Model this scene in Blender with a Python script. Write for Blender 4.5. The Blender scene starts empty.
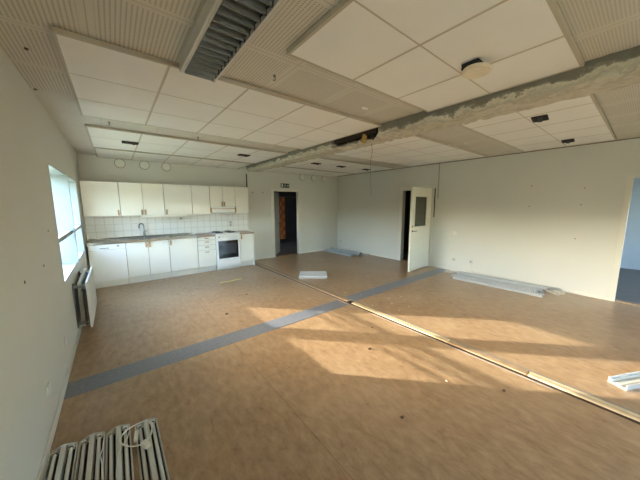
import bpy, bmesh, math, random
from mathutils import Vector, Matrix

random.seed(7)
scene = bpy.context.scene
C = scene.collection

# ------------------------------------------------------------------ camera
YAW, PITCH, ROLL = 0.66891, 0.13500, -0.00309
CAM = Vector((0.4725, 0.0, 1.60))
fw = Vector((math.sin(YAW)*math.cos(PITCH), math.cos(YAW)*math.cos(PITCH), -math.sin(PITCH)))
rt = Vector((math.cos(YAW), -math.sin(YAW), 0))
up = rt.cross(fw)
r2 = math.cos(ROLL)*rt + math.sin(ROLL)*up
u2 = -math.sin(ROLL)*rt + math.cos(ROLL)*up
cd = bpy.data.cameras.new('camera')
cam = bpy.data.objects.new('camera', cd)
C.objects.link(cam)
cd.sensor_width = 36.0
cd.lens = 259.24/640*36
cd.clip_start = 0.02
M = Matrix((r2, u2, -fw)).transposed().to_4x4()
M.translation = CAM
cam.matrix_world = M
scene.camera = cam

# ------------------------------------------------------------------ light
scene.view_settings.view_transform = 'Standard'
scene.view_settings.look = 'None'
scene.view_settings.gamma = 1
scene.view_settings.use_curve_mapping = False
scene.view_settings.exposure = 2.84
scene.cycles.use_denoising = True
scene.cycles.max_bounces = 10
scene.cycles.diffuse_bounces = 7
scene.cycles.transparent_max_bounces = 8
scene.cycles.sample_clamp_indirect = 8.0

SUN_D = Vector((1.0, -1.04, -0.405)).normalized()
w = bpy.data.worlds.new('world'); scene.world = w; w.use_nodes = True
nt = w.node_tree; nt.nodes.clear()
sky = nt.nodes.new('ShaderNodeTexSky'); sky.sky_type = 'NISHITA'
sky.sun_disc = False
sky.sun_elevation = math.radians(15.7)
sky.sun_rotation = math.radians(-43.9)
sky.dust_density = 1.6; sky.air_density = 1.0
bg = nt.nodes.new('ShaderNodeBackground'); bg.inputs['Strength'].default_value = 0.85
wo = nt.nodes.new('ShaderNodeOutputWorld')
tint = nt.nodes.new('ShaderNodeMix'); tint.data_type = 'RGBA'; tint.blend_type = 'MULTIPLY'
tint.inputs[0].default_value = 1.0; tint.inputs[7].default_value = (.93, .98, 1.08, 1)
nt.links.new(sky.outputs[0], tint.inputs[6]); nt.links.new(tint.outputs[2], bg.inputs[0]); nt.links.new(bg.outputs[0], wo.inputs[0])

sd = bpy.data.lights.new('sun', 'SUN'); sd.energy = 2.0; sd.angle = math.radians(0.6)
sd.color = (1.0, 0.95, 0.86)
sun = bpy.data.objects.new('sun', sd); C.objects.link(sun)
sun.rotation_euler = SUN_D.to_track_quat('-Z', 'Y').to_euler()

def portal(name, loc, rot, sx, sy):
    d = bpy.data.lights.new(name, 'AREA'); d.shape = 'RECTANGLE'; d.size = sx; d.size_y = sy
    d.cycles.is_portal = True
    o = bpy.data.objects.new(name, d); C.objects.link(o); o.location = loc; o.rotation_euler = rot
R90 = math.pi/2
portal('window_portal', (-0.40, 4.98, 1.38), (0, -R90, 0), 1.5, 2.7)
portal('window_portal', (-0.40, -1.90, 1.38), (0, -R90, 0), 1.5, 2.7)
portal('window_portal', (5.0, -4.25, 1.42), (R90, 0, math.pi), 2.4, 1.4)

# ------------------------------------------------------------------ materials
def lin(c):
    return tuple(((v/255)/12.92 if v/255 <= .04045 else ((v/255+.055)/1.055)**2.4) for v in c)
def mat(name, rgb, rough=.6, metal=0., var=0.06, scale=6., bump=0., bscale=80., detail=3, spec=.5):
    m = bpy.data.materials.new(name); m.use_nodes = True
    t = m.node_tree; b = t.nodes['Principled BSDF']
    c = lin(rgb)
    tc = t.nodes.new('ShaderNodeTexCoord')
    n = t.nodes.new('ShaderNodeTexNoise'); n.inputs['Scale'].default_value = scale; n.inputs['Detail'].default_value = detail
    t.links.new(tc.outputs['Object'], n.inputs['Vector'])
    r = t.nodes.new('ShaderNodeValToRGB')
    r.color_ramp.elements[0].position = .3; r.color_ramp.elements[1].position = .7
    r.color_ramp.elements[0].color = (*[v*(1-var) for v in c], 1)
    r.color_ramp.elements[1].color = (*[min(1, v*(1+var)) for v in c], 1)
    t.links.new(n.outputs['Fac'], r.inputs[0]); t.links.new(r.outputs[0], b.inputs['Base Color'])
    b.inputs['Roughness'].default_value = rough; b.inputs['Metallic'].default_value = metal
    b.inputs['Specular IOR Level'].default_value = spec
    if bump:
        n2 = t.nodes.new('ShaderNodeTexNoise'); n2.inputs['Scale'].default_value = bscale
        t.links.new(tc.outputs['Object'], n2.inputs['Vector'])
        bp = t.nodes.new('ShaderNodeBump'); bp.inputs['Strength'].default_value = bump; bp.inputs['Distance'].default_value = .003
        t.links.new(n2.outputs['Fac'], bp.inputs['Height']); t.links.new(bp.outputs[0], b.inputs['Normal'])
    return m

def math_node(t, op, a, b=None, c=None):
    n = t.nodes.new('ShaderNodeMath'); n.operation = op
    for i, v in enumerate((a, b, c)):
        if v is None: continue
        if isinstance(v, (int, float)): n.inputs[i].default_value = v
        else: t.links.new(v, n.inputs[i])
    return n.outputs[0]
def mixc(t, f, a, b):
    n = t.nodes.new('ShaderNodeMix'); n.data_type = 'RGBA'
    if isinstance(f, (int, float)): n.inputs[0].default_value = f
    else: t.links.new(f, n.inputs[0])
    for i, v in ((6, a), (7, b)):
        if isinstance(v, tuple): n.inputs[i].default_value = (*v, 1)
        else: t.links.new(v, n.inputs[i])
    return n.outputs[2]
def edge_dist(t, co, period, off):
    # distance in metres from the nearest line of a repeating grid
    s = math_node(t, 'SUBTRACT', co, off)
    return math_node(t, 'PINGPONG', s, period/2)

WALL = mat('wall_paint', (213, 212, 202), .62, var=.018, scale=1.3, bump=.25, bscale=140)
WALLL = WALL
TRIM = mat('trim_paint', (220, 217, 205), .42, var=.02)
FRAMEW = mat('window_paint', (158, 168, 169), .4, var=.02)
FRONT = mat('cabinet_front', (236, 234, 222), .32, var=.015, scale=2)
CARC = mat('cabinet_carcass', (150, 144, 128), .45, var=.02)
PLINTH = mat('plinth_white', (226, 224, 214), .45, var=.03, scale=4)
WOODH = mat('handle_wood', (186, 152, 118), .5, var=.15, scale=60)
COUNTER = mat('counter_laminate', (168, 138, 114), .35, var=.10, scale=60)
STEEL = mat('stainless_steel', (140, 138, 134), .26, 1., var=.04, scale=30)
CHROME = mat('chrome', (130, 130, 128), .15, 1., var=.01)
ENAMEL = mat('white_enamel', (238, 238, 234), .2, var=.01)
BLACKG = mat('oven_glass', (26, 28, 30), .08, var=.05)
BLACK = mat('black_plate', (30, 29, 28), .55, var=.2, scale=20)
GREYM = mat('grey_metal', (120, 118, 112), .45, .3, var=.08)
DARK = mat('dark_recess', (24, 21, 18), .8, var=.2)
DARKWOOD = mat('dark_rough_wood', (44, 34, 26), .85, var=.3, scale=25, bump=.6, bscale=40)
WHITEM = mat('white_metal', (206, 206, 198), .35, var=.03, scale=10)
REFLM = mat('reflector_aluminium', (50, 48, 45), .38, .6, var=.08, scale=12)
TUBE = mat('lamp_tube_glass', (206, 206, 200), .15, var=.02)
PLASTW = mat('white_plastic', (226, 224, 212), .4, var=.02)
CREAM = mat('cream_plastic', (228, 217, 190), .45, var=.05, scale=12)
LOUV = mat('louvre_grey_metal', (112, 117, 114), .38, .35, var=.05, scale=15)
RAFTEDGE = mat('raft_edge', (186, 178, 158), .55, var=.03)
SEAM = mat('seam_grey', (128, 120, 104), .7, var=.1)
PALEWOOD = mat('batten_pale_wood', (212, 190, 150), .45, var=.12, scale=14)
BROWNB = mat('batten_brown_wood', (164, 136, 104), .5, var=.15, scale=14)
STRIPG = mat('grey_screed', (150, 142, 128), .8, var=.15, scale=25)
GREEN = mat('sign_green', (22, 58, 42), .4, var=.05)
YELLOWP = mat('yellow_paper', (222, 208, 132), .7, var=.08, scale=40)
PLASTER = mat('plaster_chip', (222, 214, 194), .8, var=.08)
BROWNCH = mat('brown_chip', (88, 62, 40), .8, var=.2)
LEAFG = mat('grey_door_paint', (150, 152, 146), .5, var=.04)
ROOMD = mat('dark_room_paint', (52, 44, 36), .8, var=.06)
ROOMB = mat('next_room_paint', (196, 200, 202), .6, var=.03)
ROOMF = mat('next_room_floor', (110, 98, 92), .4, var=.08)
YELLOWW = mat('wood_stub', (176, 142, 70), .7, var=.2, scale=30)
CABLEB = mat('black_cable', (26, 24, 22), .5)
GRASS = mat('grass_ground', (112, 116, 78), .9, var=.25, scale=.6)
SKY_BLOCK = mat('sky_block_leaves', (44, 62, 34), .9, var=.4, scale=3)
LINE = mat('dark_line', (70, 66, 56), .7)

def glass_mat(name, tint, refl=.08, rough=0.):
    m = bpy.data.materials.new(name); m.use_nodes = True
    t = m.node_tree; t.nodes.clear()
    o = t.nodes.new('ShaderNodeOutputMaterial'); tr = t.nodes.new('ShaderNodeBsdfTransparent')
    tr.inputs[0].default_value = (*tint, 1)
    g = t.nodes.new('ShaderNodeBsdfGlossy'); g.inputs['Roughness'].default_value = rough
    lw = t.nodes.new('ShaderNodeLayerWeight'); lw.inputs[0].default_value = .5
    mx = t.nodes.new('ShaderNodeMixShader')
    f5 = math_node(t, 'MULTIPLY_ADD', math_node(t, 'POWER', lw.outputs['Facing'], 5.0), .5, .03)
    t.links.new(f5, mx.inputs[0]); t.links.new(tr.outputs[0], mx.inputs[1]); t.links.new(g.outputs[0], mx.inputs[2])
    t.links.new(mx.outputs[0], o.inputs[0])
    return m
GLASS = glass_mat('window_glass', (.97, .98, .98))
PANE_D = mat('frosted_pane_dark', (74, 78, 66), .25, var=.10, scale=18)

def floor_mat():
    m = bpy.data.materials.new('linoleum_floor'); m.use_nodes = True
    t = m.node_tree; b = t.nodes['Principled BSDF']; tc = t.nodes.new('ShaderNodeTexCoord')
    mp = t.nodes.new('ShaderNodeMapping'); mp.inputs['Scale'].default_value = (1, .45, 1)
    t.links.new(tc.outputs['Object'], mp.inputs[0])
    n1 = t.nodes.new('ShaderNodeTexNoise'); n1.inputs['Scale'].default_value = 17; n1.inputs['Detail'].default_value = 9; n1.inputs['Roughness'].default_value = .72; n1.inputs['Distortion'].default_value = .35
    t.links.new(mp.outputs[0], n1.inputs['Vector'])
    n2 = t.nodes.new('ShaderNodeTexNoise'); n2.inputs['Scale'].default_value = 1.1; n2.inputs['Detail'].default_value = 3
    t.links.new(tc.outputs['Object'], n2.inputs['Vector'])
    r = t.nodes.new('ShaderNodeValToRGB')
    r.color_ramp.elements[0].position = .32; r.color_ramp.elements[1].position = .68
    r.color_ramp.elements[0].color = (*lin((144, 113, 80)), 1)
    r.color_ramp.elements[1].color = (*lin((184, 153, 117)), 1)
    t.links.new(n1.outputs['Fac'], r.inputs[0])
    # large worn, paler patches
    r2_ = t.nodes.new('ShaderNodeValToRGB'); r2_.color_ramp.elements[0].position = .45; r2_.color_ramp.elements[1].position = .75
    t.links.new(n2.outputs['Fac'], r2_.inputs[0])
    f = math_node(t, 'MULTIPLY', r2_.outputs[0], .4)
    c = mixc(t, f, r.outputs[0], lin((196, 168, 132)))
    # scratches
    sp = t.nodes.new('ShaderNodeSeparateXYZ'); t.links.new(tc.outputs['Object'], sp.inputs[0])
    # sheet seams
    dx = edge_dist(t, sp.outputs[0], 2.0, 1.44-1.0)
    dx = math_node(t, 'SUBTRACT', 1.0, dx)
    sx = math_node(t, 'LESS_THAN', dx, .004)
    left = math_node(t, 'LESS_THAN', sp.outputs[0], 3.3)
    sx = math_node(t, 'MULTIPLY', sx, left)
    dy = math_node(t, 'ABSOLUTE', math_node(t, 'SUBTRACT', sp.outputs[1], 2.06))
    sy = math_node(t, 'LESS_THAN', dy, .004)
    sy = math_node(t, 'MULTIPLY', sy, math_node(t, 'MULTIPLY', left, math_node(t, 'GREATER_THAN', sp.outputs[0], 1.44)))
    s = math_node(t, 'MULTIPLY', math_node(t, 'MAXIMUM', sx, sy), .45)
    c = mixc(t, s, c, lin((112, 84, 58)))
    t.links.new(c, b.inputs['Base Color'])
    rr = math_node(t, 'MULTIPLY_ADD', n1.outputs['Fac'], .16, .22)
    t.links.new(rr, b.inputs['Roughness'])
    bp = t.nodes.new('ShaderNodeBump'); bp.inputs['Strength'].default_value = .07; bp.inputs['Distance'].default_value = .004
    t.links.new(n1.outputs['Fac'], bp.inputs['Height']); t.links.new(bp.outputs[0], b.inputs['Normal'])
    return m
FLOOR = floor_mat()
BLUE = mat('blue_grey_linoleum', (122, 126, 132), .38, var=.14, scale=30, detail=6)

def perf_mat():
    m = bpy.data.materials.new('perforated_board'); m.use_nodes = True
    t = m.node_tree; b = t.nodes['Principled BSDF']; tc = t.nodes.new('ShaderNodeTexCoord')
    sp = t.nodes.new('ShaderNodeSeparateXYZ'); t.links.new(tc.outputs['Object'], sp.inputs[0])
    X, Y = sp.outputs[0], sp.outputs[1]
    P = .585
    ex = edge_dist(t, X, P, .445); ey = edge_dist(t, Y, P, 2.28)
    hx = edge_dist(t, X, .0225, .445+.0); hy = edge_dist(t, Y, .015, 2.28)
    hx = math_node(t, 'SUBTRACT', .01125, hx); hy = math_node(t, 'SUBTRACT', .0075, hy)
    hole = math_node(t, 'MULTIPLY', math_node(t, 'LESS_THAN', hx, .0042), math_node(t, 'LESS_THAN', hy, .0045))
    inside = math_node(t, 'MULTIPLY', math_node(t, 'GREATER_THAN', ex, .035), math_node(t, 'GREATER_THAN', ey, .028))
    hole = math_node(t, 'MULTIPLY', hole, inside)
    hole = math_node(t, 'MULTIPLY', hole, math_node(t, 'LESS_THAN', Y, 3.45))
    seam = math_node(t, 'MAXIMUM', math_node(t, 'LESS_THAN', ex, .003), math_node(t, 'LESS_THAN', ey, .003))
    n = t.nodes.new('ShaderNodeTexNoise'); n.inputs['Scale'].default_value = 3
    t.links.new(tc.outputs['Object'], n.inputs['Vector'])
    c = mixc(t, n.outputs['Fac'], lin((206, 202, 188)), lin((213, 209, 195)))
    c = mixc(t, math_node(t, 'MULTIPLY', hole, .62), c, lin((122, 112, 94)))
    c = mixc(t, math_node(t, 'MULTIPLY', seam, .4), c, lin((120, 110, 92)))
    t.links.new(c, b.inputs['Base Color']); b.inputs['Roughness'].default_value = .75
    return m
PERF = perf_mat()
TILE = mat('ceiling_tile_face', (238, 237, 230), .85, var=.015, scale=4, bump=.2, bscale=300)
TBAR = mat('ceiling_grid_bar', (196, 188, 168), .55, var=.02)

def beam_mat():
    m = bpy.data.materials.new('torn_plaster_beam'); m.use_nodes = True
    t = m.node_tree; b = t.nodes['Principled BSDF']; tc = t.nodes.new('ShaderNodeTexCoord')
    mp = t.nodes.new('ShaderNodeMapping'); mp.inputs['Scale'].default_value = (1, .6, 1)
    t.links.new(tc.outputs['Object'], mp.inputs[0])
    n = t.nodes.new('ShaderNodeTexNoise'); n.inputs['Scale'].default_value = 8; n.inputs['Detail'].default_value = 9; n.inputs['Roughness'].default_value = .68
    t.links.new(mp.outputs[0], n.inputs['Vector'])
    sp = t.nodes.new('ShaderNodeSeparateXYZ'); t.links.new(tc.outputs['Object'], sp.inputs[0])
    # paint still clings to the lower half, bare filler above it
    h = math_node(t, 'MULTIPLY_ADD', sp.outputs[2], -3.2, 2.52*3.2)
    v = math_node(t, 'ADD', n.outputs['Fac'], h)
    r = t.nodes.new('ShaderNodeValToRGB'); r.color_ramp.interpolation = 'EASE'
    e = r.color_ramp.elements
    e[0].position = .42; e[0].color = (*lin((124, 120, 106)), 1)
    e[1].position = .50; e[1].color = (*lin((148, 143, 127)), 1)
    a = e.new(.535); a.color = (*lin((208, 201, 180)), 1)
    a = e.new(.66); a.color = (*lin((180, 174, 155)), 1)
    a = e.new(.75); a.color = (*lin((204, 198, 178)), 1)
    a = e.new(.90); a.color = (*lin((178, 172, 154)), 1)
    t.links.new(v, r.inputs[0]); t.links.new(r.outputs[0], b.inputs['Base Color'])
    b.inputs['Roughness'].default_value = .85
    bp = t.nodes.new('ShaderNodeBump'); bp.inputs['Strength'].default_value = .5; bp.inputs['Distance'].default_value = .02
    t.links.new(n.outputs['Fac'], bp.inputs['Height']); t.links.new(bp.outputs[0], b.inputs['Normal'])
    return m
BEAM = beam_mat()

def tile_mat():
    m = bpy.data.materials.new('white_glazed_tiles'); m.use_nodes = True
    t = m.node_tree; b = t.nodes['Principled BSDF']; tc = t.nodes.new('ShaderNodeTexCoord')
    sp = t.nodes.new('ShaderNodeSeparateXYZ'); t.links.new(tc.outputs['Object'], sp.inputs[0])
    gx = math_node(t, 'LESS_THAN', edge_dist(t, sp.outputs[0], .15, 0), .0028)
    gz = math_node(t, 'LESS_THAN', edge_dist(t, sp.outputs[2], .15, .9), .0028)
    g = math_node(t, 'MAXIMUM', gx, gz)
    c = mixc(t, g, lin((232, 232, 226)), lin((178, 176, 170)))
    t.links.new(c, b.inputs['Base Color'])
    t.links.new(math_node(t, 'MULTIPLY_ADD', g, .6, .12), b.inputs['Roughness'])
    bp = t.nodes.new('ShaderNodeBump'); bp.inputs['Strength'].default_value = .3; bp.inputs['Distance'].default_value = .002; bp.invert = True
    t.links.new(g, bp.inputs['Height']); t.links.new(bp.outputs[0], b.inputs['Normal'])
    return m
TILES = tile_mat()
def curtain_mat():
    m = bpy.data.materials.new('brown_patterned_cloth'); m.use_nodes = True
    t = m.node_tree; b = t.nodes['Principled BSDF']; tc = t.nodes.new('ShaderNodeTexCoord')
    ck = t.nodes.new('ShaderNodeTexChecker'); ck.inputs['Scale'].default_value = 7
    ck.inputs[1].default_value = (*lin((196, 128, 70)), 1); ck.inputs[2].default_value = (*lin((110, 56, 30)), 1)
    t.links.new(tc.outputs['Object'], ck.inputs[0]); t.links.new(ck.outputs[0], b.inputs['Base Color'])
    b.inputs['Roughness'].default_value = .8
    return m
CLOTH = curtain_mat()

# ------------------------------------------------------------------ helpers
class MB:
    """Collects shapes in one bmesh and links them as one object."""
    def __init__(s): s.bm = bmesh.new()
    def box(s, x0, x1, y0, y1, z0, z1, bev=0., rot=None, at=None):
        b = bmesh.new(); bmesh.ops.create_cube(b, size=1)
        bmesh.ops.scale(b, vec=(x1-x0, y1-y0, z1-z0), verts=b.verts)
        bmesh.ops.translate(b, vec=((x0+x1)/2, (y0+y1)/2, (z0+z1)/2), verts=b.verts)
        if bev: bmesh.ops.bevel(b, geom=b.edges[:], offset=bev, segments=2, affect='EDGES', profile=.6)
        s._add(b, rot, at); return s
    def _add(s, b, rot=None, at=None):
        if rot is not None: bmesh.ops.transform(b, matrix=rot, verts=b.verts)
        if at is not None: bmesh.ops.translate(b, vec=at, verts=b.verts)
        me = bpy.data.meshes.new('t'); b.to_mesh(me); b.free(); s.bm.from_mesh(me); bpy.data.meshes.remove(me)
    def cyl(s, p0, p1, r, seg=16, r1=None, caps=True, bev=0.):
        p0, p1 = Vector(p0), Vector(p1); d = p1-p0
        b = bmesh.new(); bmesh.ops.create_cone(b, cap_ends=caps, segments=seg, radius1=r, radius2=r if r1 is None else r1, depth=d.length)
        if bev:
            es = [e for e in b.edges if len(e.link_faces) == 2 and any(len(f.verts) > 4 for f in e.link_faces)]
            bmesh.ops.bevel(b, geom=es, offset=bev, segments=2, affect='EDGES')
        q = d.to_track_quat('Z', 'Y').to_matrix().to_4x4()
        s._add(b, q, (p0+p1)/2); return s
    def tube(s, pts, r, seg=8):
        pts = [Vector(p) for p in pts]; n = len(pts); rings = []
        for i, p in enumerate(pts):
            d = (pts[min(i+1, n-1)]-pts[max(i-1, 0)]).normalized()
            a = d.orthogonal().normalized() if i == 0 else (prev - d*prev.dot(d)).normalized()
            prev = a; c = d.cross(a)
            rings.append([s.bm.verts.new(p + r*(math.cos(2*math.pi*k/seg)*a + math.sin(2*math.pi*k/seg)*c)) for k in range(seg)])
        for i in range(n-1):
            for k in range(seg):
                s.bm.faces.new((rings[i][k], rings[i][(k+1) % seg], rings[i+1][(k+1) % seg], rings[i+1][k]))
        s.bm.faces.new(rings[0][::-1]); s.bm.faces.new(rings[-1]); return s
    def prism(s, prof, axis, a0, a1):
        """prof: closed outline of (u,v); axis 'x','y','z' = extrusion."""
        def P(u, v, a):
            return {'x': (a, u, v), 'y': (u, a, v), 'z': (u, v, a)}[axis]
        A = [s.bm.verts.new(P(u, v, a0)) for u, v in prof]; B = [s.bm.verts.new(P(u, v, a1)) for u, v in prof]
        n = len(prof); s.bm.faces.new(A); s.bm.faces.new(B[::-1])
        for i in range(n): s.bm.faces.new((A[i], B[i], B[(i+1) % n], A[(i+1) % n]))
        return s
    def build(s, name, m, parent=None, smooth=False):
        bmesh.ops.recalc_face_normals(s.bm, faces=s.bm.faces)
        me = bpy.data.meshes.new(name); s.bm.to_mesh(me); s.bm.free()
        me.materials.append(m)
        if smooth:
            for p in me.polygons: p.use_smooth = True
            me.set_sharp_from_angle(angle=math.radians(35))
        o = bpy.data.objects.new(name, me); C.objects.link(o)
        if parent: o.parent = parent
        return o
def tag(o, label=None, cat=None, group=None, kind=None):
    if label: o['label'] = label
    if cat: o['category'] = cat
    if group: o['group'] = group
    if kind: o['kind'] = kind
    return o
def thing(name, label, cat, loc=(0, 0, 0), rz=0, group=None):
    o = bpy.data.objects.new(name, None); C.objects.link(o); o.location = loc; o.rotation_euler = (0, 0, rz)
    o.empty_display_size = .1
    return tag(o, label, cat, group)
def struct(o): o['kind'] = 'structure'; return o
def root_struct(name):
    o = bpy.data.objects.new(name, None); C.objects.link(o); o['kind'] = 'structure'; return o
def copy_tree(o, parent=None):
    c = o.copy(); C.objects.link(c)
    if parent: c.parent = parent
    for ch in list(o.children): copy_tree(ch, c)
    return c
def boxo(name, m, parent, *b, bev=0., smooth=False): return MB().box(*b, bev=bev).build(name, m, parent, smooth)

W, D, H = 6.84, 7.03, 2.605
YN = -4.0
TH = .30

# ------------------------------------------------------------------ structure: shell
struct(boxo('floor', FLOOR, None, 0, W+.12, YN, D+.12, -.12, 0))
def holed_wall(name, m, axis, a, b, u0, u1, z0, z1, holes):
    """wall slab between planes a,b ; holes = (u0,u1,z0,z1)"""
    mb = MB()
    def bx(s0, s1, q0, q1):
        if s1-s0 < 1e-4 or q1-q0 < 1e-4: return
        if axis == 'x': mb.box(a, b, s0, s1, q0, q1)
        else: mb.box(s0, s1, a, b, q0, q1)
    cur = u0
    for h in sorted(holes):
        bx(cur, h[0], z0, z1); bx(h[0], h[1], z0, h[2]); bx(h[0], h[1], h[3], z1); cur = h[1]
    bx(cur, u1, z0, z1)
    return struct(mb.build(name, m))
WZ0, WZ1 = .79, 2.02
WY0, WY1, WM = 3.77, 6.20, 4.97
holed_wall('wall_left', WALL, 'x', -TH, 0, YN, D+.12, -.12, 2.75, [(WY0, WY1, WZ0, WZ1), (-3.1, -.67, WZ0, WZ1)])
D1 = (4.25, 5.165, 0.0, 2.03)
holed_wall('wall_back', WALL, 'y', D, D+.12, 0, W+.12, -.12, 2.75, [D1])
D2 = (3.475, 4.33, 0.0, 2.0); D3 = (-.76, .225, 0.0, 2.02)
holed_wall('wall_right', WALL, 'x', W, W+.12, YN, D, -.12, 2.75, [D2, D3])
ADDED_FW = [(3.9, 6.1, .8, 2.05)]
holed_wall('wall_front', WALL, 'y', YN-.15, YN, -TH, W+.12, -.12, 2.75, ADDED_FW)

# ceiling: perforated boards with lowered rafts of tiles as its parts
ceil = struct(boxo('ceiling', PERF, None, 0, W, YN, D, H, H+.14))
ZB = 2.575
def raft(x0, x1, y0, y1, xs, ys, zb=ZB):
    K = (ZB-1.6)/.96
    fx = lambda v: v if v in (3.19, 3.20, 3.50, 3.505, 3.515) else .4725+(v-.4725)*K
    fy = lambda v: v if v > 7 else v*K
    x0, x1, y0, y1 = fx(x0), fx(x1), fy(y0), fy(y1); xs = [fx(v) for v in xs]; ys = [fy(v) for v in ys]
    e = MB()
    t = .019
    e.box(x0, x1, y0, y0+t, zb-.004, H-.006); e.box(x0, x1, y1-t, y1, zb-.004, H-.006)
    e.box(x0, x0+t, y0+t, y1-t, zb-.004, H-.006); e.box(x1-t, x1, y0+t, y1-t, zb-.004, H-.006)
    e = e.build('raft_edge', RAFTEDGE, ceil)
    p = MB(); X = [x0+t]+[v for v in xs if x0+.06 < v < x1-.06]+[x1-t]; Y = [y0+t]+[v for v in ys if y0+.06 < v < y1-.06]+[y1-t]
    for i in range(len(X)-1):
        for j in range(len(Y)-1):
            p.box(X[i]+.004*(i > 0), X[i+1]-.004*(i < len(X)-2), Y[j]+.004*(j > 0), Y[j+1]-.004*(j < len(Y)-2), zb-.002, zb+.02)
    p.build('raft_tiles', TILE, e)
    g = MB()
    for v in X[1:-1]: g.box(v-.009, v+.009, Y[0], Y[-1], zb-.003, zb+.0)
    for v in Y[1:-1]: g.box(X[0], X[-1], v-.005, v+.005, zb-.003, zb+.0)
    if len(X) > 2 or len(Y) > 2: g.build('grid_bar', TBAR, e)
XL = [.285+.577*i for i in range(7)]
XR = [4.15+.575*i for i in range(-1, 6)]
YA = [2.155+.573*i for i in range(4)]
raft(.285, 3.19, 2.155, 3.88, XL, YA)
raft(.285, 3.19, 4.36, 5.80, XL, [4.95, 5.52-.0])
raft(.30, 3.19, 5.90, D-.002, XL, [6.5])
raft(1.43, 3.19, .39, 1.55, XL, [.97])
raft(3.50, 6.50, .42, 1.55, XR, [.97])
raft(3.50, 6.50, 2.155, 3.88, XR, YA)
raft(3.50, 6.50, 4.36, 5.80, XR, [4.95, 5.52])
raft(3.515, 6.50, 5.90, D-.002, XR, [6.5])
raft(3.20, 3.505, 6.46, D-.002, [], [])
raft(1.43, 3.19, -1.9, -.19, XL, [-1.33, -.76])
raft(3.50, 6.50, -1.9, -.19, XR, [-1.33, -.76])

# remnant beam of the removed partition, ragged and notched
def beam():
    bm = bmesh.new(); rnd = random.Random(3)
    y = YN; rows = []
    while y < 6.42:
        notch = 2.27 < y < 3.12
        j = lambda a: rnd.uniform(-a, a)
        zb = 2.452 + j(.007)
        xl = 3.20 + j(.006)
        if notch: prof = [(3.36, H+.02), (3.36+j(.01), 2.55), (3.30+j(.03), 2.50+j(.02)), (3.24+j(.03), 2.468+j(.01)), (3.26, zb+.008), (3.36+j(.02), zb), (3.50+j(.006), zb+.004), (3.50, 2.56), (3.50, H+.02)]
        else: prof = [(xl, H+.02), (xl+j(.004), 2.55), (xl, 2.50+j(.01)), (xl+.008+j(.004), 2.468), (xl+.03, zb+j(.003)), (3.36+j(.02), zb-.006+j(.005)), (3.50+j(.012), zb+j(.006)), (3.505+j(.008), 2.56), (3.50, H+.02)]
        rows.append([bm.verts.new((px, y, pz)) for px, pz in prof])
        y += .045
    rows.append([bm.verts.new((v.co.x, 6.44, v.co.z)) for v in rows[-1]])
    for a, b in zip(rows, rows[1:]):
        for i in range(len(a)-1): bm.faces.new((a[i], a[i+1], b[i+1], b[i]))
        bm.faces.new((a[-1], a[0], b[0], b[-1]))
    bm.faces.new(rows[0]); bm.faces.new(rows[-1][::-1])
    m = MB(); m.bm.free(); m.bm = bm
    return struct(m.build('trim_1', BEAM))
bmo = beam()
boxo('dark_opening', DARKWOOD, bmo, 3.20, 3.355, 2.29, 3.10, 2.52, 2.61)
MB().box(-.03, .03, -.02, .02, -.06, .05, bev=.006, rot=Matrix.Rotation(.35, 4, 'X'), at=(3.22, 2.50, 2.49)).build('wood_stub', YELLOWW, bmo)
q = MB()
for k, (yy, zz, ln) in enumerate(((3.02, 2.47, .10), (2.90, 2.463, .13), (2.98, 2.455, .16))):
    q.box(-.05, .05, -ln/2, ln/2, -.004, .004, rot=Matrix.Rotation(.15*k-.1, 4, 'Z'), at=(3.25+.05*k, yy, zz-.012))
q.build('torn_flake', PLASTER, bmo)

# floor scar of the partition and blue strip
scar = struct(MB().box(3.352, 3.384, YN, 6.50, .0005, .003).build('trim_2', mat('dark_brown_gap', (66, 48, 34), .8, var=.25, scale=18)))
MB().box(3.332, 3.342, .36, 6.5, .0005, .005).build('paint_edge', STRIPG, scar)
for (y0, y1, mm) in ((YN, .55, PALEWOOD), (.56, 1.30, BROWNB), (1.305, 2.86, PALEWOOD), (2.97, 4.35, BROWNB), (4.36, 6.70, BROWNB)):
    g = MB().box(3.385, 3.465, y0, y1, .0005, .016, bev=.003); o = g.build('floor_batten', mm, scar)
    boxo('groove', BROWNB, o, 3.412, 3.420, y0+.004, y1-.004, .0158, .0166)
boxo('gap', DARK, scar, 3.37, 3.48, 2.87, 2.96, .0045, .0075)
MB().box(3.466, 3.500, YN, 6.70, .0005, .010).build('grey_edge', STRIPG, scar)
blue = MB(); blue.box(.012, 3.30, 2.86, 3.12, .0002, .0035); blue.box(3.50, W-.012, 2.90, 3.16, .0002, .0035)
struct(blue.build('trim_3', BLUE))
# vertical scar on back wall over the end of the kitchen
struct(boxo('trim_4', LINE, None, 3.425, 3.450, D-.012, D, 1.37, 2.45))
struct(boxo('shadow_strip', SEAM, None, W-.010, W, YN, D-.02, H-.016, H-.001))  # shade at the ceiling join, put in as a thin dark strip
struct(boxo('trim_5', TRIM, None, 3.425, 3.455, D-.012, D, 0.0, 1.37))
# cable trunking on the right wall next to the open door
struct(boxo('trim_6', SEAM, None, W-.0095, W, 3.305, 3.317, 1.75, 2.588))

# baseboards
def bb(name, *b): struct(boxo(name, TRIM, None, *b, bev=.004))
bb('baseboard_left', 0, .012, YN, 6.45, 0, .07)
bb('baseboard_back', 3.46, 4.185, D-.012, D, 0, .055)
bb('baseboard_back', 5.23, W, D-.012, D, 0, .055)
bb('baseboard_right', W-.012, W, 4.41, D-.012, 0, .055)
bb('baseboard_right', W-.012, W, .255, 3.39, 0, .055)
bb('baseboard_right', W-.012, W, YN, -.85, 0, .055)

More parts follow.
